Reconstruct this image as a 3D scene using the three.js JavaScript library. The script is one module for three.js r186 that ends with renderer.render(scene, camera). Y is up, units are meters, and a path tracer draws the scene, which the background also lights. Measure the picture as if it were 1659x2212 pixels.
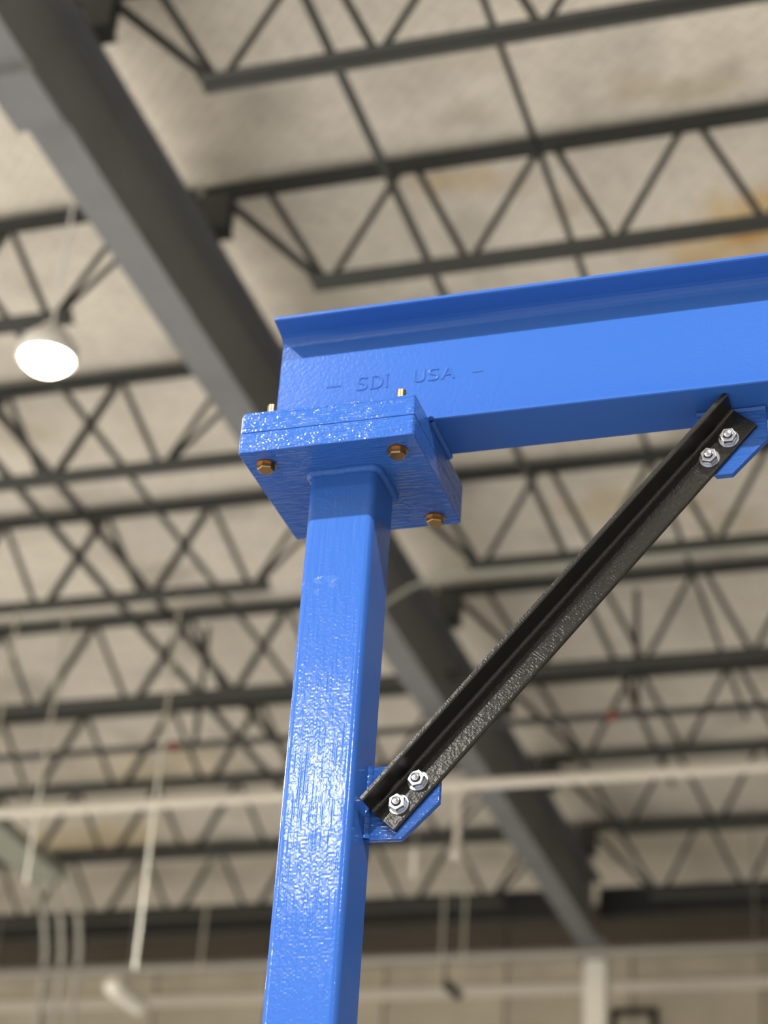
import * as THREE from 'three';
import { mergeGeometries } from 'three/addons/utils/BufferGeometryUtils.js';
import { FontLoader } from 'three/addons/loaders/FontLoader.js';
import { TextGeometry } from 'three/addons/geometries/TextGeometry.js';

// ---------------------------------------------------------------- camera, exposure, lamps
const scene = new THREE.Scene();
scene.background = new THREE.Color(0x050505);
const EYE = 1.6, HEAD = 3.37;                       // eye height; underside of the column's cap plate
const camera = new THREE.PerspectiveCamera(2 * Math.atan(1106 / 4440.3) * 180 / Math.PI, 1659 / 2212, 0.1, 60);
camera.position.set(1.0414, EYE, 2.6788);
camera.up.set(0.09661487, 0.86505383, 0.49228797);
camera.lookAt(1.0414 - 0.28431657, EYE + 0.49797954, 2.6788 - 0.81925605);
camera.focus = 3.2;
camera.userData.fStop = 2.75;
const renderer = new THREE.WebGLRenderer();
renderer.toneMapping = THREE.LinearToneMapping;
renderer.toneMappingExposure = 1.0;
renderer.shadowMap.enabled = true;

const LAMP_Y = EYE + 5.8;
const LAMP_POWER = 330;
// [x, z, power factor, label]
const LAMPS = [
  [-3.51, -5.03, 1.15, 'glowing round high-bay lamp hanging left of the big girder'],
  [-2.95, 3.6, 0.86, 'round high-bay lamp overhead to the left of the blue beam'],
  [2.0, 3.6, 0.68, 'round high-bay lamp overhead to the right of the camera'],
  [-3.95, 10.4, 0.9, 'round high-bay lamp near the rear wall of the hall'],
  [5.6, 9.5, 0.9, 'added unseen high-bay fill lamp in the right rear corner of the hall'],  // unseen lamp, added as fill for the hall
  [-10.2, -5.0, 2.2, 'added unseen high-bay fill lamp far left near the side wall'],  // this and the next three: unseen, added to brighten roof and hall
  [-10.2, 4.0, 2.6, 'added unseen high-bay fill lamp left behind the camera by the side wall'],
  [-10.2, -11.5, 0.5, 'added unseen high-bay fill lamp in the far left corner'],
  [-10.2, 11.0, 2.4, 'added unseen high-bay fill lamp in the left rear corner of the hall'],
];

// ---------------------------------------------------------------- helpers
let seed = 7;
const rnd = () => { seed = (seed * 1664525 + 1013904223) >>> 0; return seed / 4294967296; };
const hash = (x, y, s) => { let h = (x * 374761393 + y * 668265263 + s * 974634777) | 0; h = Math.imul(h ^ (h >>> 13), 1274126177); return ((h ^ (h >>> 16)) >>> 0) / 4294967296; };
const sm = t => t * t * (3 - 2 * t);
function noise(x, y, s, px = 0, py = 0) {            // value noise, periodic when px, py are set
  const xi = Math.floor(x), yi = Math.floor(y), fx = sm(x - xi), fy = sm(y - yi);
  const m = (a, p) => p ? ((a % p) + p) % p : a;
  const a = hash(m(xi, px), m(yi, py), s), b = hash(m(xi + 1, px), m(yi, py), s), c = hash(m(xi, px), m(yi + 1, py), s), d = hash(m(xi + 1, px), m(yi + 1, py), s);
  return a + (b - a) * fx + (c - a) * fy + (a - b - c + d) * fx * fy;
}
function tex(n, fn, { color = false, size = 1 } = {}) {   // fn(u, v) in 0..1 -> grey or [r, g, b] in 0..1; the tile covers `size` metres
  const data = new Uint8Array(n * n * 4);
  for (let j = 0; j < n; j++) for (let i = 0; i < n; i++) {
    const v = fn(i / n, j / n), k = (j * n + i) * 4;
    for (let c = 0; c < 3; c++) data[k + c] = Math.max(0, Math.min(255, 255 * (v.length ? v[c] : v)));
    data[k + 3] = 255;
  }
  const t = new THREE.DataTexture(data, n, n);
  t.wrapS = t.wrapT = THREE.RepeatWrapping;
  t.magFilter = THREE.LinearFilter; t.minFilter = THREE.LinearMipmapLinearFilter; t.generateMipmaps = true;
  if (color) t.colorSpace = THREE.SRGBColorSpace;
  t.repeat.set(1 / size, 1 / size);
  t.needsUpdate = true;
  return t;
}
const rgb = (r, g, b) => new THREE.Color().setRGB(r, g, b);
const taken = {};
function numbered(n) { const k = taken[n] = (taken[n] ?? -1) + 1; return k ? n + '_' + String(k).padStart(3, '0') : n; }
function shade(o) { o.traverse(c => { if (c.isMesh) { c.castShadow = true; c.receiveShadow = true; } }); return o; }
function mesh(name, geo, mat, parent) {
  const m = new THREE.Mesh(geo, mat); m.name = name; m.castShadow = m.receiveShadow = true;
  parent.add(m); return m;
}
function thing(name, label, category, [x, y, z] = [0, 0, 0], group) {
  const o = new THREE.Group(); o.name = numbered(name); o.position.set(x, y, z);
  o.userData = { label, category }; if (group) o.userData.group = group;
  scene.add(o); return o;
}
function struct(name, geo, mat, label, category) {
  const o = geo ? new THREE.Mesh(geo, mat) : new THREE.Group(); o.name = name; o.castShadow = o.receiveShadow = true;
  o.userData = { kind: 'structure', label, category }; scene.add(o); return o;
}
const box = (w, h, d, x = 0, y = 0, z = 0) => boxUV(new THREE.BoxGeometry(w, h, d).translate(x, y, z));
const plain = g => { g = g.index ? g.toNonIndexed() : g; return g; };
const merge = list => mergeGeometries(list.map(plain));
function boxUV(g) {                                   // uv in metres from the side a face points to
  g = plain(g); const p = g.attributes.position, uv = new Float32Array(p.count * 2);
  const a = new THREE.Vector3(), b = new THREE.Vector3(), c = new THREE.Vector3();
  for (let i = 0; i < p.count; i += 3) {
    a.fromBufferAttribute(p, i); b.fromBufferAttribute(p, i + 1); c.fromBufferAttribute(p, i + 2);
    const nn = b.clone().sub(a).cross(c.clone().sub(a)), ax = Math.abs(nn.x), ay = Math.abs(nn.y), az = Math.abs(nn.z);
    [a, b, c].forEach((q, k) => {
      const [u, v] = ay >= ax && ay >= az ? [q.x, q.z] : ax >= az ? [q.z, q.y] : [q.x, q.y];
      uv[(i + k) * 2] = u; uv[(i + k) * 2 + 1] = v;
    });
  }
  g.setAttribute('uv', new THREE.BufferAttribute(uv, 2)); return g;
}
const poly = pts => { const s = new THREE.Shape(); pts.forEach(([x, y], i) => i ? s.lineTo(x, y) : s.moveTo(x, y)); s.closePath(); return s; };
function roundRect(w, h, r, x = 0, y = 0) {
  const s = new THREE.Shape(), a = w / 2, b = h / 2;
  s.moveTo(x - a + r, y - b); s.lineTo(x + a - r, y - b); s.absarc(x + a - r, y - b + r, r, -Math.PI / 2, 0); s.lineTo(x + a, y + b - r);
  s.absarc(x + a - r, y + b - r, r, 0, Math.PI / 2); s.lineTo(x - a + r, y + b); s.absarc(x - a + r, y + b - r, r, Math.PI / 2, Math.PI);
  s.lineTo(x - a, y - b + r); s.absarc(x - a + r, y - b + r, r, Math.PI, 1.5 * Math.PI); return s;
}
const extr = (s, depth, bevel = 0, seg = 6, bseg = 2) => new THREE.ExtrudeGeometry(s, { depth: depth - 2 * bevel, bevelEnabled: bevel > 0, bevelSize: bevel, bevelThickness: bevel, bevelOffset: -bevel, bevelSegments: bseg, curveSegments: seg }).translate(0, 0, bevel);
// a profile (x across, y up) swept from p to q; `up` says where the profile's y points
function bar(shape, p, q, up = [0, 1, 0]) {
  const P = new THREE.Vector3(...p), Q = new THREE.Vector3(...q), d = Q.clone().sub(P), L = d.length(); d.normalize();
  const x = new THREE.Vector3(...up).cross(d).normalize(), y = d.clone().cross(x);
  const g = new THREE.ExtrudeGeometry(shape, { depth: L, bevelEnabled: false, curveSegments: 4 });
  g.applyMatrix4(new THREE.Matrix4().makeBasis(x, y, d).setPosition(P)); return g;
}
const rod = (p, q, r, seg = 10) => {
  const P = new THREE.Vector3(...p), Q = new THREE.Vector3(...q), d = Q.clone().sub(P);
  const g = new THREE.CylinderGeometry(r, r, d.length(), seg).translate(0, d.length() / 2, 0);
  g.applyQuaternion(new THREE.Quaternion().setFromUnitVectors(new THREE.Vector3(0, 1, 0), d.normalize())).translate(...p); return g;
};
const pipe = (pts, r, seg = 60, rad = 10) => new THREE.TubeGeometry(new THREE.CatmullRomCurve3(pts.map(p => new THREE.Vector3(...p)), false, 'catmullrom', 0.12), seg, r, rad);
const angleShape = (a, t) => poly([[0, 0], [a, 0], [a, t], [t, t], [t, a], [0, a]]);
// a weld: a lumpy rope laid along a path
function weld(pts, r, closed = false, step = 0.004, s = 3) {
  const curve = new THREE.CatmullRomCurve3(pts.map(p => new THREE.Vector3(...p)), closed, 'catmullrom', 0.02);
  const n = Math.max(8, Math.round(curve.getLength() / step));
  const g = new THREE.TubeGeometry(curve, n, r, 8, closed), p = g.attributes.position, nm = g.attributes.normal;
  for (let i = 0; i < p.count; i++) {
    const k = Math.floor(i / 9), w = r * (0.07 * Math.sin(k * 1.9) + 0.2 * (noise(k * 0.31, (i % 9 === 8 ? 0 : i % 9) * 0.5, s) - 0.5));
    p.setXYZ(i, p.getX(i) + nm.getX(i) * w, p.getY(i) + nm.getY(i) * w, p.getZ(i) + nm.getZ(i) * w);
  }
  g.computeVertexNormals(); return g;
}

// ---------------------------------------------------------------- materials
const peel = tex(1024, (u, v) => {                   // sprayed paint: fine orange peel, a few specks
  const a = noise(u * 100, v * 100, 1, 100, 100), b = noise(u * 220, v * 220, 2, 220, 220), c = noise(u * 14, v * 14, 3, 14, 14);
  return 0.45 * a + 0.25 * b + 0.3 * c;
}, { size: 0.4 });
const strokes = tex(1024, (u, v) => {                // brushed paint: long upright strokes over a pebbled coat
  const a = noise(u * 130, v * 9, 4, 130, 9), b = noise(u * 64, v * 20, 5, 64, 20), c = noise(u * 120, v * 120, 6, 120, 120), d = noise(u * 6, v * 6, 7, 6, 6);
  return (0.42 * a + 0.3 * b) * (0.4 + 0.8 * d) + 0.22 * c + 0.25 * d;
}, { size: 0.4 });
const strokesAlong = tex(1024, (u, v) => {           // the same, brushed sideways and blobby
  const a = noise(u * 14, v * 150, 14, 14, 150), b = noise(u * 30, v * 90, 15, 30, 90), c = noise(u * 130, v * 130, 16, 130, 130), d = noise(u * 9, v * 9, 17, 9, 9);
  return 0.5 * a * (0.5 + d) + 0.35 * b + 0.25 * c * (0.3 + d);
}, { size: 0.4 });
const wrinkle = tex(1024, (u, v) => {                // thick black paint, wormy wrinkles
  const a = noise(u * 90, v * 90, 8, 90, 90), b = noise(u * 170, v * 170, 9, 170, 170), c = noise(u * 45, v * 45, 10, 45, 45);
  return 1 - Math.abs(2 * a - 1) * 0.55 - Math.abs(2 * b - 1) * 0.3 - 0.15 * c;
}, { size: 0.4 });
const scrim = tex(1024, (u, v) => {                  // roof insulation facing: pale reinforcing threads crossing in diamonds
  const N = 14, p = (u + v) * N, q = (u - v) * N, w = 0.07;
  const d = x => Math.abs(x - Math.round(x)), line = Math.max(0, 1 - d(p) / w) + Math.max(0, 1 - d(q) / w);
  const n = noise(u * 24, v * 24, 21, 24, 24), f = noise(u * 140, v * 140, 22, 140, 140), cell = 0.03 * (noise(Math.floor(p) * 3.7, Math.floor(q) * 2.3, 23) - 0.5);
  const k = 0.89 + 0.05 * (n - 0.5) + 0.05 * (f - 0.5) + cell + 0.1 * Math.min(1, line);
  return [k, k, k];
}, { color: true, size: 0.098 * 14 });
const mottle = tex(512, (u, v) => {
  const k = 0.86 + 0.14 * (0.5 * noise(u * 7, v * 7, 31, 7, 7) + 0.3 * noise(u * 22, v * 22, 32, 22, 22) + 0.2 * noise(u * 90, v * 90, 33, 90, 90));
  return [k, k, k];
}, { color: true, size: 3.1 });

const BLUE = rgb(0.021, 0.078, 0.3);
const M = {
  blue: new THREE.MeshPhysicalMaterial({ color: BLUE, roughness: 0.24, specularIntensity: 0.3, bumpMap: peel, bumpScale: 0.0003 }),
  bluePost: new THREE.MeshPhysicalMaterial({ color: BLUE, roughness: 0.16, specularIntensity: 0.42, bumpMap: strokes, bumpScale: 0.00045 }),
  bluePlate: new THREE.MeshPhysicalMaterial({ color: BLUE, roughness: 0.15, specularIntensity: 0.45, bumpMap: strokesAlong, bumpScale: 0.0016 }),
  blueStamp: new THREE.MeshPhysicalMaterial({ color: BLUE, roughness: 0.14, specularIntensity: 0.8 }),
  black: new THREE.MeshPhysicalMaterial({ color: rgb(0.006, 0.006, 0.006), roughness: 0.24, specularIntensity: 1, bumpMap: wrinkle, bumpScale: 0.00032 }),
  yellowZinc: new THREE.MeshStandardMaterial({ color: rgb(0.42, 0.25, 0.1), metalness: 1, roughness: 0.28 }),
  zinc: new THREE.MeshStandardMaterial({ color: rgb(0.42, 0.45, 0.52), metalness: 1, roughness: 0.22 }),
  joist: new THREE.MeshStandardMaterial({ color: rgb(0.05, 0.053, 0.052), roughness: 0.6, map: mottle }),
  girder: new THREE.MeshStandardMaterial({ color: rgb(0.18, 0.188, 0.205), roughness: 0.6, map: mottle }),
  deck: new THREE.MeshStandardMaterial({ color: rgb(0.88, 0.83, 0.75), roughness: 0.85, map: scrim, vertexColors: true }),
  blackSteel: new THREE.MeshStandardMaterial({ color: rgb(0.015, 0.016, 0.018), roughness: 0.5 }),
  palePipe: new THREE.MeshStandardMaterial({ color: rgb(0.6, 0.57, 0.52), roughness: 0.5 }),
  greyPipe: new THREE.MeshStandardMaterial({ color: rgb(0.24, 0.225, 0.215), roughness: 0.35, metalness: 0.4 }),
  galvanised: new THREE.MeshStandardMaterial({ color: rgb(0.5, 0.51, 0.48), roughness: 0.4, metalness: 0.3 }),
  duct: new THREE.MeshStandardMaterial({ color: rgb(0.3, 0.32, 0.28), roughness: 0.5, map: mottle }),
  wire: new THREE.MeshStandardMaterial({ color: rgb(0.42, 0.41, 0.35), roughness: 0.6 }),
  wall: new THREE.MeshStandardMaterial({ color: rgb(0.5, 0.46, 0.375), roughness: 0.8, map: mottle }),
  wallJoint: new THREE.MeshStandardMaterial({ color: rgb(0.3, 0.27, 0.21), roughness: 0.85 }),
  wallTop: new THREE.MeshStandardMaterial({ color: rgb(0.09, 0.076, 0.058), roughness: 0.8, map: mottle }),
  white: new THREE.MeshStandardMaterial({ color: rgb(0.78, 0.77, 0.72), roughness: 0.5 }),
  red: new THREE.MeshStandardMaterial({ color: rgb(0.16, 0.035, 0.02), roughness: 0.5 }),
  concrete: new THREE.MeshStandardMaterial({ color: rgb(0.36, 0.352, 0.34), roughness: 0.6, map: mottle }),
  addedDark: new THREE.MeshStandardMaterial({ color: rgb(0.045, 0.045, 0.047), roughness: 0.85, map: mottle }),  // dark tone of the added sheet that dims floor bounce
  lampBody: new THREE.MeshStandardMaterial({ color: rgb(0.75, 0.75, 0.75), roughness: 0.5 }),
  lampGlow: new THREE.MeshStandardMaterial({ color: rgb(0.9, 0.9, 0.9), emissive: rgb(1, 0.9, 0.7), emissiveIntensity: 20 }),
};

// ---------------------------------------------------------------- the hall
const Y = v => v + EYE;                              // heights were taken from the eye
const X0 = -14, X1 = 8.5, Z0 = -16.52, Z1 = 13.5, ROOF = Y(6.9);
const GX = -2.83;                                    // the big girder's centre line
struct('floor', box(X1 - X0 + 0.6, 0.3, Z1 - Z0 + 0.6, (X0 + X1) / 2, -0.15, (Z0 + Z1) / 2), M.concrete, 'smooth grey concrete floor of the hall', 'floor');
single('added_dark_mat', boxUV(extr(roundRect(5.6, 8.2, 0.1), 0.012, 0.003, 4, 1).rotateX(-Math.PI / 2).translate(-1.1, 0, -4.3)), M.addedDark, 'unseen dark floor sheet added under the blue frame to cut bounced light', 'mat');  // unseen sheet, added to keep floor bounce off the blue undersides
{ // ceiling: fine grid so that stains can sit where the photograph shows them
  const parts = [];
  const stains = [[-0.05, -6.02, 0.34, 0.2, [0.9, 0.75, 0.52]], [-0.2, -6.4, 0.42, 0.26, [0.88, 0.73, 0.52]], [-1.55, -5.42, 0.3, 0.12, [0.93, 0.84, 0.66]], [0.5, -6.3, 0.6, 0.5, [0.9, 0.76, 0.54]],
    [0.01, -4.88, 0.1, 0.09, [0.68, 0.67, 0.64]], [-0.17, -5.0, 0.2, 0.07, [0.72, 0.68, 0.6]], [-0.45, -4.92, 0.12, 0.12, [0.76, 0.72, 0.66]], [-1.33, -4.93, 0.2, 0.12, [0.78, 0.77, 0.74]], [-1.2, -4.55, 0.3, 0.1, [0.84, 0.83, 0.8]],
    [-1.0, -5.75, 0.14, 0.1, [0.82, 0.78, 0.74]], [-1.2, -5.5, 0.12, 0.16, [0.82, 0.76, 0.74]], [-4.7, -9.2, 0.3, 0.2, [0.74, 0.74, 0.72]], [-3.9, -10.6, 0.5, 0.2, [0.74, 0.74, 0.72]], [-6.2, -12.6, 0.8, 0.5, [0.95, 0.9, 0.78]], [-1.2, -8.9, 0.5, 0.3, [0.92, 0.86, 0.72]],
    [-0.6, -9.3, 0.3, 0.2, [0.78, 0.76, 0.7]], [-7.4, -14.2, 0.8, 0.5, [0.95, 0.87, 0.68]], [-5.0, -7.2, 0.3, 0.3, [0.84, 0.83, 0.8]]];
  const grid = (x0, x1, z0, z1, st) => {
    const nx = Math.ceil((x1 - x0) / st), nz = Math.ceil((z1 - z0) / st);
    const g = new THREE.PlaneGeometry(x1 - x0, z1 - z0, nx, nz).rotateX(Math.PI / 2).translate((x0 + x1) / 2, ROOF, (z0 + z1) / 2);
    const p = g.attributes.position, uv = g.attributes.uv, col = new Float32Array(p.count * 3);
    for (let i = 0; i < p.count; i++) {
      const x = p.getX(i), z = p.getZ(i); uv.setXY(i, x, z);
      const n = noise(x * 1.7 + 40, z * 1.7 + 40, 41), n2 = noise(x * 5 + 40, z * 5 + 40, 42), dirt = Math.max(0, noise(x * 2.6 + 90, z * 2.6 + 90, 43) - 0.66) * 1.5;
      let c = [0.97 - 0.08 * n - 0.06 * n2 - dirt * 0.5, 0.97 - 0.08 * n - 0.06 * n2 - dirt * 0.5, 0.97 - 0.09 * n - 0.06 * n2 - dirt * 0.5];
      for (const [sx, sz, rx, rz, t] of stains) {
        const d = Math.hypot((x - sx) / rx, (z - sz) / rz) + 0.9 * (noise(x * 9 + 60, z * 9 + 60, 44) - 0.5), k = Math.max(0, Math.min(1, (1.15 - d) * 1.6));
        c = c.map((v, j) => v * (1 - k + k * t[j]));
      }
      col.set(c, i * 3);
    }
    g.setAttribute('color', new THREE.BufferAttribute(col, 3)); parts.push(plain(g));
  };
  grid(-10, 2.5, Z0, -2, 0.08); grid(X0 - 0.3, -10, Z0, -2, 2); grid(2.5, X1 + 0.3, Z0, -2, 2); grid(X0 - 0.3, X1 + 0.3, -2, Z1 + 0.3, 2);
  const top = box(X1 - X0 + 0.6, 0.3, Z1 - Z0 + 0.6, (X0 + X1) / 2, ROOF + 0.151, (Z0 + Z1) / 2);
  top.setAttribute('color', new THREE.BufferAttribute(new Float32Array(top.attributes.position.count * 3).fill(1), 3)); parts.push(top);
  struct('ceiling', mergeGeometries(parts), M.deck, 'beige roof insulation facing with pale diamond threads and stains', 'ceiling');
}
struct('wall_left', box(0.3, ROOF, Z1 - Z0 + 0.6, X0 - 0.15, ROOF / 2, (Z0 + Z1) / 2), M.wall, 'beige left side wall of the hall', 'wall');
struct('wall_right', box(0.3, ROOF, Z1 - Z0 + 0.6, X1 + 0.15, ROOF / 2, (Z0 + Z1) / 2), M.wall, 'beige right side wall of the hall', 'wall');
struct('wall_front', box(X1 - X0, ROOF, 0.3, (X0 + X1) / 2, ROOF / 2, Z1 + 0.15), M.wall, 'beige wall behind the camera', 'wall');
{
  const w = struct('wall_back', null, null, 'beige panelled far wall below the roof beams', 'wall');
  mesh('backing', box(X1 - X0, ROOF, 0.3, (X0 + X1) / 2, ROOF / 2, Z0 - 0.19), M.wallJoint, w);
  const pw = 1.22, n = Math.round((X1 - X0) / pw), st = (X1 - X0) / n, h = Y(6.42);
  const g = boxUV(extr(roundRect(st - 0.025, h, 0.01), 0.04, 0.008, 2, 1));
  for (let i = 0; i < n; i++) { const m = mesh('panel', g, M.wall, w); m.position.set(X0 + (i + 0.5) * st, h / 2, Z0 - 0.04); }
  const f = boxUV(extr(roundRect(st * 2 - 0.02, ROOF - h - 0.02, 0.01), 0.05, 0.008, 2, 1));
  for (let i = 0; i < n / 2; i++) { const m = mesh('upper_panel', f, M.wallTop, w); m.position.set(X0 + (i * 2 + 1) * st, (ROOF + h) / 2, Z0 - 0.04); m.userData.label = 'dark brown upper wall panel'; }  // darker brown row along the top of the wall
}
struct('trim_1', boxUV(extr(roundRect(X1 - X0, 0.1, 0.01), 0.05, 0.006, 3, 1).translate((X0 + X1) / 2, Y(6.05), Z0)), M.palePipe, 'pale horizontal rail fixed across the far wall', 'rail');

// ---------------------------------------------------------------- girders
function iShape(h, b, tf, tw, r = 0.012) {           // centred I profile
  const H = h / 2, B = b / 2, W = tw / 2, s = new THREE.Shape();
  s.moveTo(-B, -H); s.lineTo(B, -H); s.lineTo(B, -H + tf); s.lineTo(W + r, -H + tf); s.quadraticCurveTo(W, -H + tf, W, -H + tf + r);
  s.lineTo(W, H - tf - r); s.quadraticCurveTo(W, H - tf, W + r, H - tf); s.lineTo(B, H - tf); s.lineTo(B, H); s.lineTo(-B, H);
  s.lineTo(-B, H - tf); s.lineTo(-W - r, H - tf); s.quadraticCurveTo(-W, H - tf, -W, H - tf - r); s.lineTo(-W, -H + tf + r);
  s.quadraticCurveTo(-W, -H + tf, -W - r, -H + tf); s.lineTo(-B, -H + tf); s.closePath(); return s;
}
const GB = Y(5.96), GT = Y(6.58), JZ = n => 2.6788 - 6.12 * (1.035 + 0.2495 * (n - 1));
function girder(x, label, z0 = -15.0) {
  const g = thing('roof_girder', label, 'girder', [x, GB, 0]);
  mesh('body', boxUV(extr(iShape(GT - GB, 0.2, 0.02, 0.013), Z1 + 0 - z0 - 0.02).translate(0, (GT - GB) / 2, z0)), M.girder, g);
  mesh('splice_plate', box(0.24, 0.05, 0.36, 0, -0.0255, -3.2 + 0.18 - 0.3), M.girder, g);
  return g;
}
girder(GX, 'large dark grey roof girder running diagonally behind the blue beam');
girder(6.23, 'dark grey roof girder far to the right of the blue beam');

// ---------------------------------------------------------------- open-web joists
const JT = Y(6.82), JB = Y(6.19);
const chordShape = (() => { // two angles back to back, 70 mm tall
  const a = 0.05, t = 0.007, g = 0.012;
  return up => [poly([[g, 0], [g + a, 0], [g + a, up * t], [g + t, up * t], [g + t, up * a], [g, up * a]]), poly([[-g, 0], [-g - a, 0], [-g - a, up * t], [-g - t, up * t], [-g - t, up * a], [-g, up * a]])];
})();
const webShape = angleShape(0.038, 0.006);
function joist(side, n, label, extended) {
  const z = JZ(n), m = x => side > 0 ? x : 2 * GX - x;        // mirrored left of the girder
  const t = thing('roof_joist', label, 'joist', [GX, JB, z], side > 0 ? 'open-web joists right of the girder' : 'open-web joists left of the girder');
  const at = (x, y) => [m(x) - GX, y - JB, 0];
  const st = side > 0 ? 0.733 : 0.768, end = side > 0 ? 6.2 : 2 * GX + 11.6;
  const botX = k => -2.07 + st * k, topX = k => -1.69 + st * k;
  const N = Math.floor((end - 1.4 + 1.69) / st);
  const chord = (x0, x1, y, up) => boxUV(merge(chordShape(up).map(s => bar(s, at(x0, y), at(x1, y)))));
  mesh('top_chord', chord(GX + 0.02, end, JT + 0.035, -1), M.joist, t);
  mesh('bottom_chord', chord(extended ? GX + 0.11 : -2.16, end - 0.75, JB - 0.03, 1), M.joist, t);
  mesh('seat', merge([box(0.17, 0.012, 0.13, side * 0.095, GT + 0.007 - JB, 0), box(0.17, JT - GT + 0.02, 0.012, side * 0.095, (JT + GT) / 2 - JB, 0.03), box(0.17, JT - GT + 0.02, 0.012, side * 0.095, (JT + GT) / 2 - JB, -0.03)]), M.joist, t);
  const web = (xa, ya, xb, yb) => mesh('web_member', bar(webShape, at(xa, ya), at(xb, yb), [0, 0, 1]).translate(0, 0, -0.019), M.joist, t);
  const yb = JB + 0.0, yt = JT - 0.01;
  web(botX(0) - 0.02, yb, GX + 0.2, yt - 0.05); web(botX(0) - 0.01, yb + 0.01, botX(0) - 0.36, yt);
  for (let k = 0; k < N; k++) { web(botX(k) + 0.03, yb, topX(k) - 0.035, yt); web(topX(k) + 0.035, yt, botX(k + 1) - 0.03, yb); }
}
const ORD = ['', 'first', 'second', 'third', 'fourth', 'fifth', 'sixth', 'seventh', 'eighth'];
for (let n = 1; n <= 8; n++) {
  joist(1, n, `dark open-web roof joist right of the big girder, ${ORD[n]} from the top of the photo`, n === 3 || n === 5);
  joist(-1, n, `dark open-web roof joist left of the big girder, ${ORD[n]} from the top of the photo`, n === 3 || n === 5 || n === 7);
}
// black edge beam and the column that carries the girder's far end
{
  const t = thing('edge_beam', 'black steel beam running along the top of the far wall', 'beam', [0, Y(6.12), -14.72]);
  const s = iShape(0.26, 0.16, 0.016, 0.01);
  mesh('beam_span', boxUV(bar(s, [X0 + 0.05, 0.13, 0], [GX - 0.13, 0.13, 0])), M.blackSteel, t);
  mesh('beam_span', boxUV(bar(s, [GX + 0.13, 0.13, 0], [X1 - 0.05, 0.13, 0])), M.blackSteel, t);
}
{
  const t = thing('wall_column', 'off-white square column under the far end of the big girder', 'column', [GX + 0.08, 0, -14.9]);
  mesh('post', boxUV(extr(roundRect(0.2, 0.2, 0.015), Y(5.77)).rotateX(-Math.PI / 2)), M.white, t);
  mesh('cap_block', box(0.24, GB - Y(5.77), 0.22, -0.04, (GB + Y(5.77)) / 2, 0), M.girder, t);
}

// ---------------------------------------------------------------- pipes, conduits, hangers under the roof
function single(name, geo, mat, label, category, group) {
  const o = new THREE.Mesh(geo, mat); o.name = numbered(name); o.castShadow = o.receiveShadow = true;
  o.userData = { label, category }; if (group) o.userData.group = group; scene.add(o); return o;
}
const ZC = d => 2.6788 - d;                          // distance in front of the eye
single('bridging_angle', boxUV(bar(angleShape(0.035, 0.006), [-1.69, Y(6.58), -2.4], [-1.69, Y(6.58), ZC(15.6)])), M.joist, 'thin grey bridging bar crossing the joists right of the girder', 'bridging');
single('sprinkler_pipe', rod([-0.93, Y(6.6), -2.4], [-0.93, Y(6.6), ZC(14.4)], 0.017), M.blackSteel, 'thin black pipe threaded through the joists above the blue beam', 'pipe');
[[-4.97, 'dark bridging bar crossing the left joists, leftmost of three'], [-4.68, 'dark bridging bar crossing the left joists, middle of three'], [-4.18, 'dark bridging bar crossing the left joists, rightmost of three']].forEach(([x, l], i) =>
  single('bridging_angle', boxUV(bar(angleShape(i === 2 ? 0.03 : 0.04, 0.006), [x, Y(6.6), -5.4], [x, Y(6.6), ZC(15.6)])), i === 1 ? M.blackSteel : M.joist, l, 'bridging'));
{ // black sprinkler main under the girder with two drops
  const t = thing('sprinkler_main', 'black sprinkler main crossing under the girder with red couplings', 'pipe', [0, Y(5.86), ZC(12.6)]);
  mesh('pipe', rod([X0 + 0.2, 0, 0], [X1 - 0.2, 0, 0], 0.027), M.blackSteel, t);
  for (const x of [-1.62, -4.85, -8.5, 1.2]) { mesh('coupling', rod([x, 0, 0], [x + 0.07, 0, 0], 0.038, 12), M.red, t); mesh('riser', rod([x + 0.2, 0, 0], [x + 0.2, 0.95, 0], 0.02), M.blackSteel, t); }
}
{
  const t = thing('conduit_run', 'pale horizontal pipe hung across the hall below the joists', 'pipe', [0, Y(5.68), ZC(13.2)]);
  mesh('pipe', rod([X0 + 0.3, 0, 0], [X1 - 0.3, 0, 0], 0.042), M.palePipe, t);
  for (const x of [-9.5, -7.9, -6.3, -0.3, 2.4, 5]) mesh('hanger', rod([x, 0, 0], [x, 0.5, 0], 0.006, 6), M.wire, t);
}
single('bent_conduit', pipe([[1.5, Y(6.06), ZC(10.8)], [-1.0, Y(6.06), ZC(10.8)], [-2.25, Y(6.06), ZC(10.8)], [-2.5, Y(6.0), ZC(10.8)], [-2.68, Y(5.88), ZC(10.8)], [-2.9, Y(5.66), ZC(10.8)]], 0.014, 60), M.duct, 'thin grey conduit curving down beside the big girder behind the brace', 'conduit');
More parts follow.
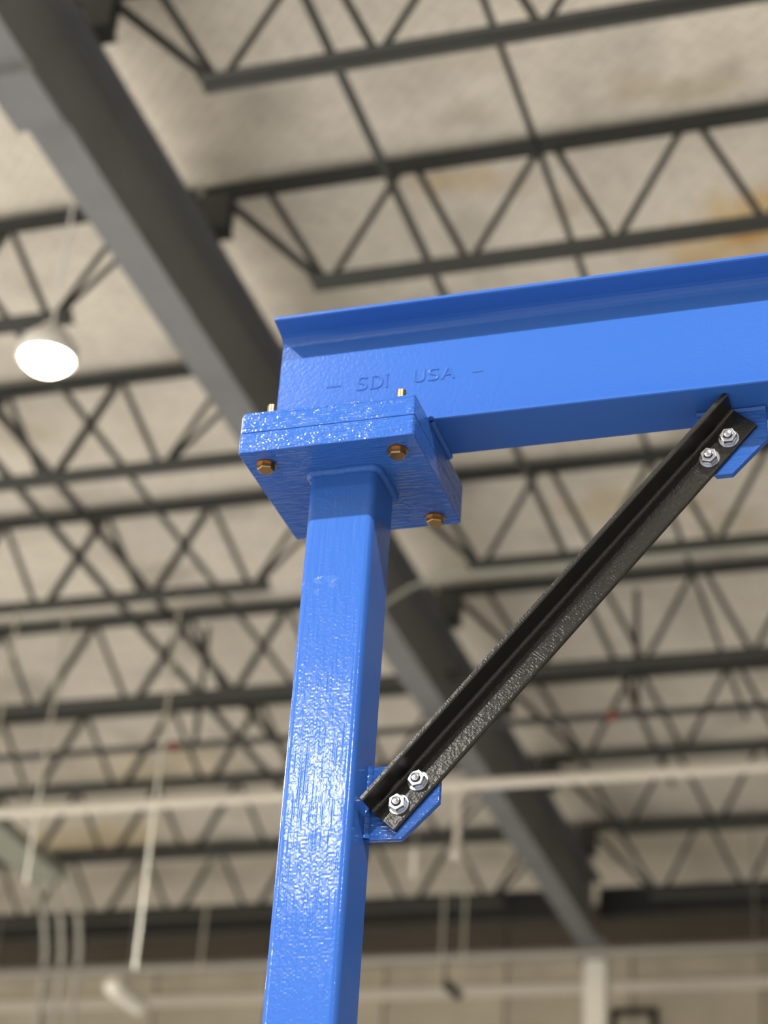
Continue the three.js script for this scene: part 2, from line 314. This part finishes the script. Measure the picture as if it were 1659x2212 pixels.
{
  const t = thing('wall_pipe', 'grey shiny pipe running along the far wall under the girder end', 'pipe', [0, Y(5.53), ZC(16.55)]);
  mesh('pipe', rod([X0 + 0.3, 0, 0], [X1 - 0.3, 0, 0], 0.05, 14), M.greyPipe, t);
  for (const x of [-10, -8.2, -5.1, -1.2, 2, 5]) mesh('hanger', rod([x, 0.04, 0], [x, 1.25, 0], 0.008, 6), M.greyPipe, t);
  for (const x of [-5.1]) mesh('coupling', rod([x, 0, 0], [x + 0.09, 0, 0], 0.065, 14), M.red, t);
}
[[-7.9, 'leftmost'], [-7.73, 'middle one'], [-7.55, 'rightmost']].forEach(([x, w]) => {
  single('bent_conduit', pipe([[x, 0, -14.3], [x, Y(4), -14.3], [x, Y(5.5), -14.3], [x + 0.04, Y(5.82), -14.2], [x + 0.16, Y(6.02), -13.85], [x + 0.3, Y(6.06), -13.45], [x + 0.5, Y(6.06), -12.84]], 0.026, 90), M.galvanised,
    `galvanised conduit bending down the far wall, ${w} of three`, 'conduit', 'bent conduits at lower left');
});
{
  const t = thing('flat_duct', 'flat grey-green duct entering at the lower left edge above three conduits', 'duct', [-7.22, Y(6.0), 0]);
  mesh('casing', boxUV(extr(roundRect(0.36, 0.11, 0.01), 11.3).translate(0, 0.055, ZC(15.46))), M.duct, t);
  for (let k = 0; k < 5; k++) mesh('joint_flange', box(0.4, 0.15, 0.03, 0, 0.055, ZC(15.5) + 0.075 + k * 2.4), M.duct, t);
}
// thin wires hanging from the joists
[[-5.29, 10.915, 6.15, 4.6, 'thin pale hanger wire nearest the left edge'], [-4.92, 10.915, 6.15, 4.24, 'thin pale hanger wire second from the left edge'], [-4.11, 10.915, 6.15, 3.67, 'thin pale hanger wire close left of the blue column'],
  [-5.68, 15.5, 6.15, 4.95, 'short faint hanger wire low beside the blue column'], [-3.58, 15.5, 6.15, 4.95, 'faint hanger wire just right of the blue column'], [-3.4, 15.5, 6.15, 4.9, 'faint hanger wire in front of the girder far end']].forEach(([x, d, a, b, l]) => {
  const t = thing('hanger_wire', l, 'wire', [x, Y(b), ZC(d)], 'hanger wires');
  mesh('strand', rod([0, 0, 0], [0, a - b, 0], 0.0095, 6), M.wire, t);
  mesh('end_fitting', new THREE.CapsuleGeometry(0.01, 0.04, 3, 8), M.wire, t);
});
{
  const t = thing('sprinkler_drop', 'cream hanging tube with round end right of the blue column', 'pipe', [-2.82, Y(5.16), ZC(13.2)]);
  mesh('tube', rod([0, 0, 0], [0, 0.49, 0], 0.026), M.palePipe, t); mesh('end_fitting', new THREE.SphereGeometry(0.045, 12, 8), M.palePipe, t);
}
{
  const t = thing('sprinkler_drop', 'short white hanging tube beside the lower brace bracket', 'pipe', [-3.13, Y(5.0), ZC(13.2)]);
  mesh('tube', rod([0, 0, 0], [0, 0.2, 0], 0.018), M.white, t); mesh('wire', rod([0, 0.2, 0], [0, 0.66, 0], 0.005, 6), M.wire, t);
}
{
  const t = thing('tube_fixture', 'white tubular fixture hanging low at the left', 'light fixture', [-6.32, Y(4.95), ZC(15.5)]);
  mesh('tube', new THREE.CapsuleGeometry(0.085, 0.5, 6, 14).rotateX(Math.PI / 2), M.white, t);
  mesh('hanger', rod([0, 0.05, 0], [0, 1.215, 0], 0.008, 6), M.greyPipe, t);
}
{
  const t = thing('spot_fixture', 'small black fixture hanging under the grey pipe', 'light fixture', [-3.85, Y(5.3), ZC(16.55)]);
  mesh('head', merge([rod([0, 0, 0], [0.14, -0.12, 0], 0.045, 12)]), M.blackSteel, t); mesh('stem', rod([0, 0, 0], [0, 0.2, 0], 0.012, 8), M.blackSteel, t);
}
{
  const t = thing('vent_frame', 'dark frame on the far wall right of the white column', 'frame', [-2.74, Y(5.3), Z0 + 0.03]);
  for (const s of [-1, 1]) mesh('frame_side', box(0.06, 1.0, 0.06, s * 0.2, 0, 0), M.blackSteel, t);
  mesh('frame_top', box(0.46, 0.06, 0.06, 0, 0.5, 0), M.blackSteel, t); mesh('frame_bottom', box(0.46, 0.06, 0.06, 0, -0.5, 0), M.blackSteel, t);
}

// ---------------------------------------------------------------- high-bay lamps
{
  const prof = [[0.001, 0.2], [0.05, 0.2], [0.06, 0.14], [0.11, 0.13], [0.12, 0.09], [0.15, 0.07], [0.155, 0.0], [0.145, -0.012], [0.138, 0.0], [0.001, 0.002]].map(([x, y]) => new THREE.Vector2(x, y));
  const body = new THREE.LatheGeometry(prof, 28), lens = new THREE.LatheGeometry([[0.0001, -0.075], [0.05, -0.07], [0.095, -0.05], [0.125, -0.02], [0.134, 0], [0.0001, 0.001]].map(([x, y]) => new THREE.Vector2(x, y)), 28);
  for (const [x, z, k, label] of LAMPS) {
    const t = thing('high_bay_lamp', label, 'lamp', [x, LAMP_Y, z], 'high-bay lamps');
    mesh('housing', body, M.lampBody, t); mesh('lens', lens, M.lampGlow, t);
    mesh('suspension_rod', rod([0, 0.2, 0], [0, ROOF - LAMP_Y, 0], 0.008, 8), M.lampBody, t);
    const L = new THREE.SpotLight(rgb(1, 0.96, 0.9), LAMP_POWER * k, 0, 1.45, 0.6, 2);
    L.position.set(0, -0.1, 0); L.target.position.set(0, -3, 0); L.castShadow = true; L.shadow.radius = 3.5; L.shadow.mapSize.set(1024, 1024);
    t.add(L); t.add(L.target); L.name = 'lamp_light';
  }
}

// ---------------------------------------------------------------- the blue column
const hexShape = r => poly([0, 1, 2, 3, 4, 5].map(i => [r * Math.cos(i * Math.PI / 3), r * Math.sin(i * Math.PI / 3)]));
const PT = 0.079;                                    // the whole plate stack
const W = 0.305, D = 0.297;
const plateGeo = (w, d, y0, t, bev = 0.0013, r = 0.006) => boxUV(extr(roundRect(w, d, r), t, bev, 4).rotateX(-Math.PI / 2).translate(0, y0, -D / 2));
{
  const t = thing('steel_column', 'glossy blue square steel column with a bolted cap plate', 'column', [0, 0, 0]);
  const cx = 0.0047, cz = -0.1378, cw = 0.1168, cd = 0.1055;
  const prof = roundRect(cw, cd, 0.0115, cx, -cz); prof.holes.push(roundRect(cw - 0.016, cd - 0.016, 0.006, cx, -cz));
  mesh('post', boxUV(extr(prof, HEAD - 0.02, 0, 6).rotateX(-Math.PI / 2).translate(0, 0.02, 0)), M.bluePost, t);
  const cap = mesh('cap_plate', plateGeo(W, D, HEAD, 0.038), M.bluePlate, t);
  const hx = cw / 2 + 0.001, hz = cd / 2 + 0.001, r = 0.0085;
  const corners = [[-hx, hz], [hx, hz], [hx, -hz], [-hx, -hz]], path = [];
  for (let i = 0; i < 4; i++) { const [ax, az] = corners[i], [bx, bz] = corners[(i + 1) % 4]; for (let k = 0; k < 12; k++) path.push([cx + ax + (bx - ax) * (k + 0.5) / 12, HEAD - 0.001, cz + az + (bz - az) * (k + 0.5) / 12]); }
  mesh('weld_bead', boxUV(weld(path, r, true)), M.blue, t);
  mesh('base_plate', boxUV(extr(roundRect(0.3, 0.3, 0.006), 0.02, 0.002, 4).rotateX(-Math.PI / 2).translate(cx, 0, cz)), M.bluePlate, t);
  { // a rough patch under the paint
    const g = new THREE.PlaneGeometry(0.085, 0.055, 48, 32), p = g.attributes.position;
    for (let i = 0; i < p.count; i++) {
      const x = p.getX(i), y = p.getY(i), f = 1 - Math.hypot(x / 0.0425, y / 0.0275);
      p.setZ(i, Math.max(-0.001, Math.min(1, f * 2.2) * (0.0013 * noise(x * 70 + 50, y * 70 + 50, 51) + 0.0002 * noise(x * 260 + 50, y * 260 + 50, 52)) - 0.0004 - (f < 0.02 ? 0.001 : 0)));
    }
    g.computeVertexNormals();
    mesh('paint_scar', boxUV(g.translate(cx - 0.0125, HEAD - 0.2175, cz + cd / 2 - 0.0003)), M.blue, t);
  }
  // bracket for the brace
  const gy = v => HEAD + v;
  const gus = poly([[0.0628, gy(-0.634)], [0.122, gy(-0.634)], [0.18, gy(-0.576)], [0.18, gy(-0.518)], [0.168, gy(-0.511)], [0.0628, gy(-0.511)]]);
  mesh('gusset_plate', boxUV(extr(gus, 0.0127, 0.0015, 4).translate(0, 0, -0.155 - 0.0127)), M.bluePlate, t);
  const wy = []; for (let k = 0; k <= 10; k++) wy.push([0.0645, gy(-0.632 + 0.0119 * k), -0.1545]);
  mesh('weld_bead', boxUV(weld(wy, 0.0075, false, 0.003, 5)), M.blue, t);
  mesh('weld_bead', boxUV(weld(wy.map(p => [p[0], p[1], -0.169]), 0.0065, false, 0.003, 6)), M.blue, t);
  // four yellow bolts through the plates
  const stud = []; for (let k = 0; k <= 66; k++) stud.push(new THREE.Vector2(0.0082 - (k % 2) * 0.0009, 0.002 + k * 0.0017)); stud.push(new THREE.Vector2(0.0065, 0.1155), new THREE.Vector2(0.0001, 0.1155)); stud.unshift(new THREE.Vector2(0.0001, 0));
  const studG = new THREE.LatheGeometry(stud, 16);
  const headG = extr(hexShape(0.0148), 0.0115, 0.0018, 1, 2).rotateX(Math.PI / 2), flangeG = new THREE.CylinderGeometry(0.0165, 0.0172, 0.003, 24).translate(0, -0.0015, 0);
  [[-0.116, -0.041, 0.4], [0.1135, -0.041, 0.1], [0.1135, -0.267, 0.5], [-0.1, -0.263, 0.2]].forEach(([x, z, a]) => {
    const b = new THREE.Group(); b.name = 'bolt'; b.position.set(x, HEAD, z); b.rotation.y = a; t.add(b);
    mesh('hex_head', headG.clone().translate(0, -0.002, 0), M.yellowZinc, b); mesh('washer', flangeG, M.yellowZinc, b); mesh('threaded_shank', studG, M.yellowZinc, b);
  });
}

// ---------------------------------------------------------------- the blue beam with its end plates
const BZ = -0.14, BH = 0.2555, BB = HEAD + PT;
{
  const t = thing('steel_beam', 'glossy blue steel I-beam with stamped lettering, bolted onto the column', 'beam', [0, 0, 0]);
  const s = new THREE.Shape(), B = 0.0575, w = 0.004, lip = 0.0085, root = 0.0165, e = 0.0018, H = BH;
  // lower half then mirrored upper half: tapered flanges as on a rolled S section
  const half = [[B - e, 0], [B, e], [B, lip - e], [B - e * 1.5, lip], [w + 0.016, root - 0.0018], [w + 0.009, root + 0.001], [w + 0.004, root + 0.0045], [w + 0.0012, root + 0.009], [w, root + 0.015]];
  const pts = [...half, ...half.map(([x, y]) => [x, H - y]).reverse()];
  const all = [...pts, ...pts.map(([x, y]) => [-x, y]).reverse()];
  const x0 = -0.1475, x1 = 3.4;
  mesh('rolled_section', boxUV(extr(poly(all), x1 - x0, 0).rotateY(Math.PI / 2).translate(x0, BB, BZ)), M.blue, t);
  mesh('end_plate', plateGeo(W, D, HEAD + 0.0386, 0.0334), M.bluePlate, t);
  mesh('shim_plate', plateGeo(W - 0.003, D - 0.003, HEAD + 0.0724, PT - 0.0726, 0.001), M.bluePlate, t);
  // welds: flange to plate along the right edge, and under the flange lip
  const wz = []; for (let k = 0; k <= 12; k++) wz.push([0.1545, BB - 0.002, BZ - 0.06 + 0.12 * k / 12]);
  mesh('weld_bead', boxUV(weld(wz, 0.0065, false, 0.004, 8)), M.blue, t);
  const wx = []; for (let k = 0; k <= 16; k++) wx.push([-0.14 + 0.28 * k / 16, BB + 0.002, BZ + 0.0585]);
  mesh('weld_bead', boxUV(weld(wx, 0.005, false, 0.004, 9)), M.blue, t);
  // upper bracket for the brace
  const gy = v => HEAD + v;
  const gus = poly([[0.585, gy(0.0785)], [0.585, gy(-0.012)], [0.617, gy(-0.042)], [0.643, gy(-0.042)], [0.701, gy(0.018)], [0.701, gy(0.0785)]]);
  mesh('gusset_plate', boxUV(extr(gus, 0.0127, 0.0015, 4).translate(0, 0, -0.155 - 0.0127)), M.bluePlate, t);
  const wg = []; for (let k = 0; k <= 10; k++) wg.push([0.588 + 0.0112 * k, BB - 0.003, -0.1545]);
  mesh('weld_bead', boxUV(weld(wg, 0.006, false, 0.003, 11)), M.blue, t);
  // rolled-in lettering on the web
  const font = await new FontLoader().loadAsync('fonts/droid/droid_sans_regular.typeface.json');
  const letters = (txt, xa, xb, ya, yb, tilt) => {
    const g = new TextGeometry(txt, { font, size: 0.03, depth: 0.0003, curveSegments: 5, bevelEnabled: true, bevelSize: 0.0007, bevelThickness: 0.0006, bevelOffset: -0.0006, bevelSegments: 3 });
    g.computeBoundingBox(); const b = g.boundingBox;
    g.translate(-b.min.x, -b.min.y, -b.min.z).scale((xb - xa) / (b.max.x - b.min.x), (yb - ya) / (b.max.y - b.min.y), 1).rotateZ(tilt).translate(xa, HEAD + ya, BZ + w - 0.0002);
    return boxUV(g);
  };
  const stamp = (name, g, label) => { mesh(name, g, M.blueStamp, t).userData.label = label; };
  [['S', -0.0017, 0.018], ['D', 0.0235, 0.0465], ['I', 0.0515, 0.0558]].forEach(([c, a, b]) => stamp('raised_letter', letters(c, a, b, 0.1915, 0.2195, 0), 'raised letter ' + c + ' on the beam web'));
  [['U', 0.1016, 0.1225], ['S', 0.128, 0.1475], ['A', 0.151, 0.176]].forEach(([c, a, b]) => stamp('raised_letter', letters(c, a, b, 0.1945, 0.2195, 0), 'raised letter ' + c + ' on the beam web'));
  for (const [a, b, y] of [[-0.0585, -0.0325, 0.207], [0.2065, 0.2255, 0.2027]]) stamp('raised_dash', boxUV(extr(roundRect(b - a, 0.0032, 0.0012), 0.0012, 0.0006, 3, 3).translate((a + b) / 2, HEAD + y, BZ + w - 0.0002)), 'raised dash on the beam web');
}

// ---------------------------------------------------------------- the black brace
{
  const t = thing('angle_brace', 'black painted angle-iron brace bolted between the column and the beam', 'brace', [0, HEAD, 0]);
  const hl = [0.069, -0.584], ang = Math.atan2(0.665, 0.572), L = 0.876, tk = 0.008;
  // brace frame: x along, y up-left across, z towards the viewer; origin at the lower heel
  const f = new THREE.Group(); // only used to compute positions
  f.position.set(hl[0], hl[1], -0.155); f.rotation.z = ang; f.updateMatrix();
  const prof = new THREE.Shape();                     // (a: across from the heel towards the toe, b: out towards the viewer)
  const A = 0.0595, Bq = 0.053, e = 0.0015;
  prof.moveTo(e, 0); prof.lineTo(A, 0); prof.lineTo(A, tk - 0.003); prof.quadraticCurveTo(A, tk, A - 0.003, tk); prof.lineTo(tk + 0.007, tk); prof.quadraticCurveTo(tk, tk, tk, tk + 0.007);
  prof.lineTo(tk, Bq - 0.003); prof.quadraticCurveTo(tk, Bq, tk - 0.003, Bq); prof.lineTo(0, Bq); prof.lineTo(0, e); prof.closePath();
  const g = boxUV(extr(prof, L, 0, 4));               // shape x = a, shape y = b, sweep = along
  const mtx = new THREE.Matrix4().makeBasis(new THREE.Vector3(0, -1, 0), new THREE.Vector3(0, 0, 1), new THREE.Vector3(-1, 0, 0)); // sweep -> -x
  g.applyMatrix4(mtx).translate(L, 0, 0).applyMatrix4(f.matrix);
  mesh('angle_bar', g, M.black, t);
  const nutShape = hexShape(0.0142); const hole = new THREE.Path(); hole.absarc(0, 0, 0.0068, 0, 2 * Math.PI, true); nutShape.holes.push(hole);
  const nutG = extr(nutShape, 0.0125, 0.0015, 12, 2), wash = new THREE.CylinderGeometry(0.0165, 0.0165, 0.0028, 28).rotateX(Math.PI / 2).translate(0, 0, 0.0014);
  const tip = new THREE.LatheGeometry([[0.0001, 0.021], [0.0052, 0.021], [0.0066, 0.0195], ...[...Array(12)].map((_, k) => [0.0068 - (k % 2) * 0.0006, 0.0185 - k * 0.0016]), [0.0062, -0.035], [0.0001, -0.035]].map(([x, y]) => new THREE.Vector2(x, y)).reverse(), 16).rotateX(Math.PI / 2);
  const back = extr(hexShape(0.0142), 0.009, 0.001, 1, 1).translate(0, 0, -0.0127 - tk - 0.0095);
  [[0.1475, -0.5435, 0.2], [0.1185, -0.581, 0.5], [0.6405, 0.0185, 0.0], [0.6085, -0.015, 0.75]].forEach(([x, y, a]) => {
    const b = new THREE.Group(); b.name = 'bolt'; b.position.set(x, y, -0.147); t.add(b); b.rotation.z = a;
    mesh('washer', wash, M.zinc, b); const n = mesh('hex_nut', nutG, M.zinc, b); n.position.z = 0.0028; mesh('threaded_end', tip, M.zinc, b); mesh('hex_head', back, M.zinc, b);
  });
}
renderer.render(scene, camera);
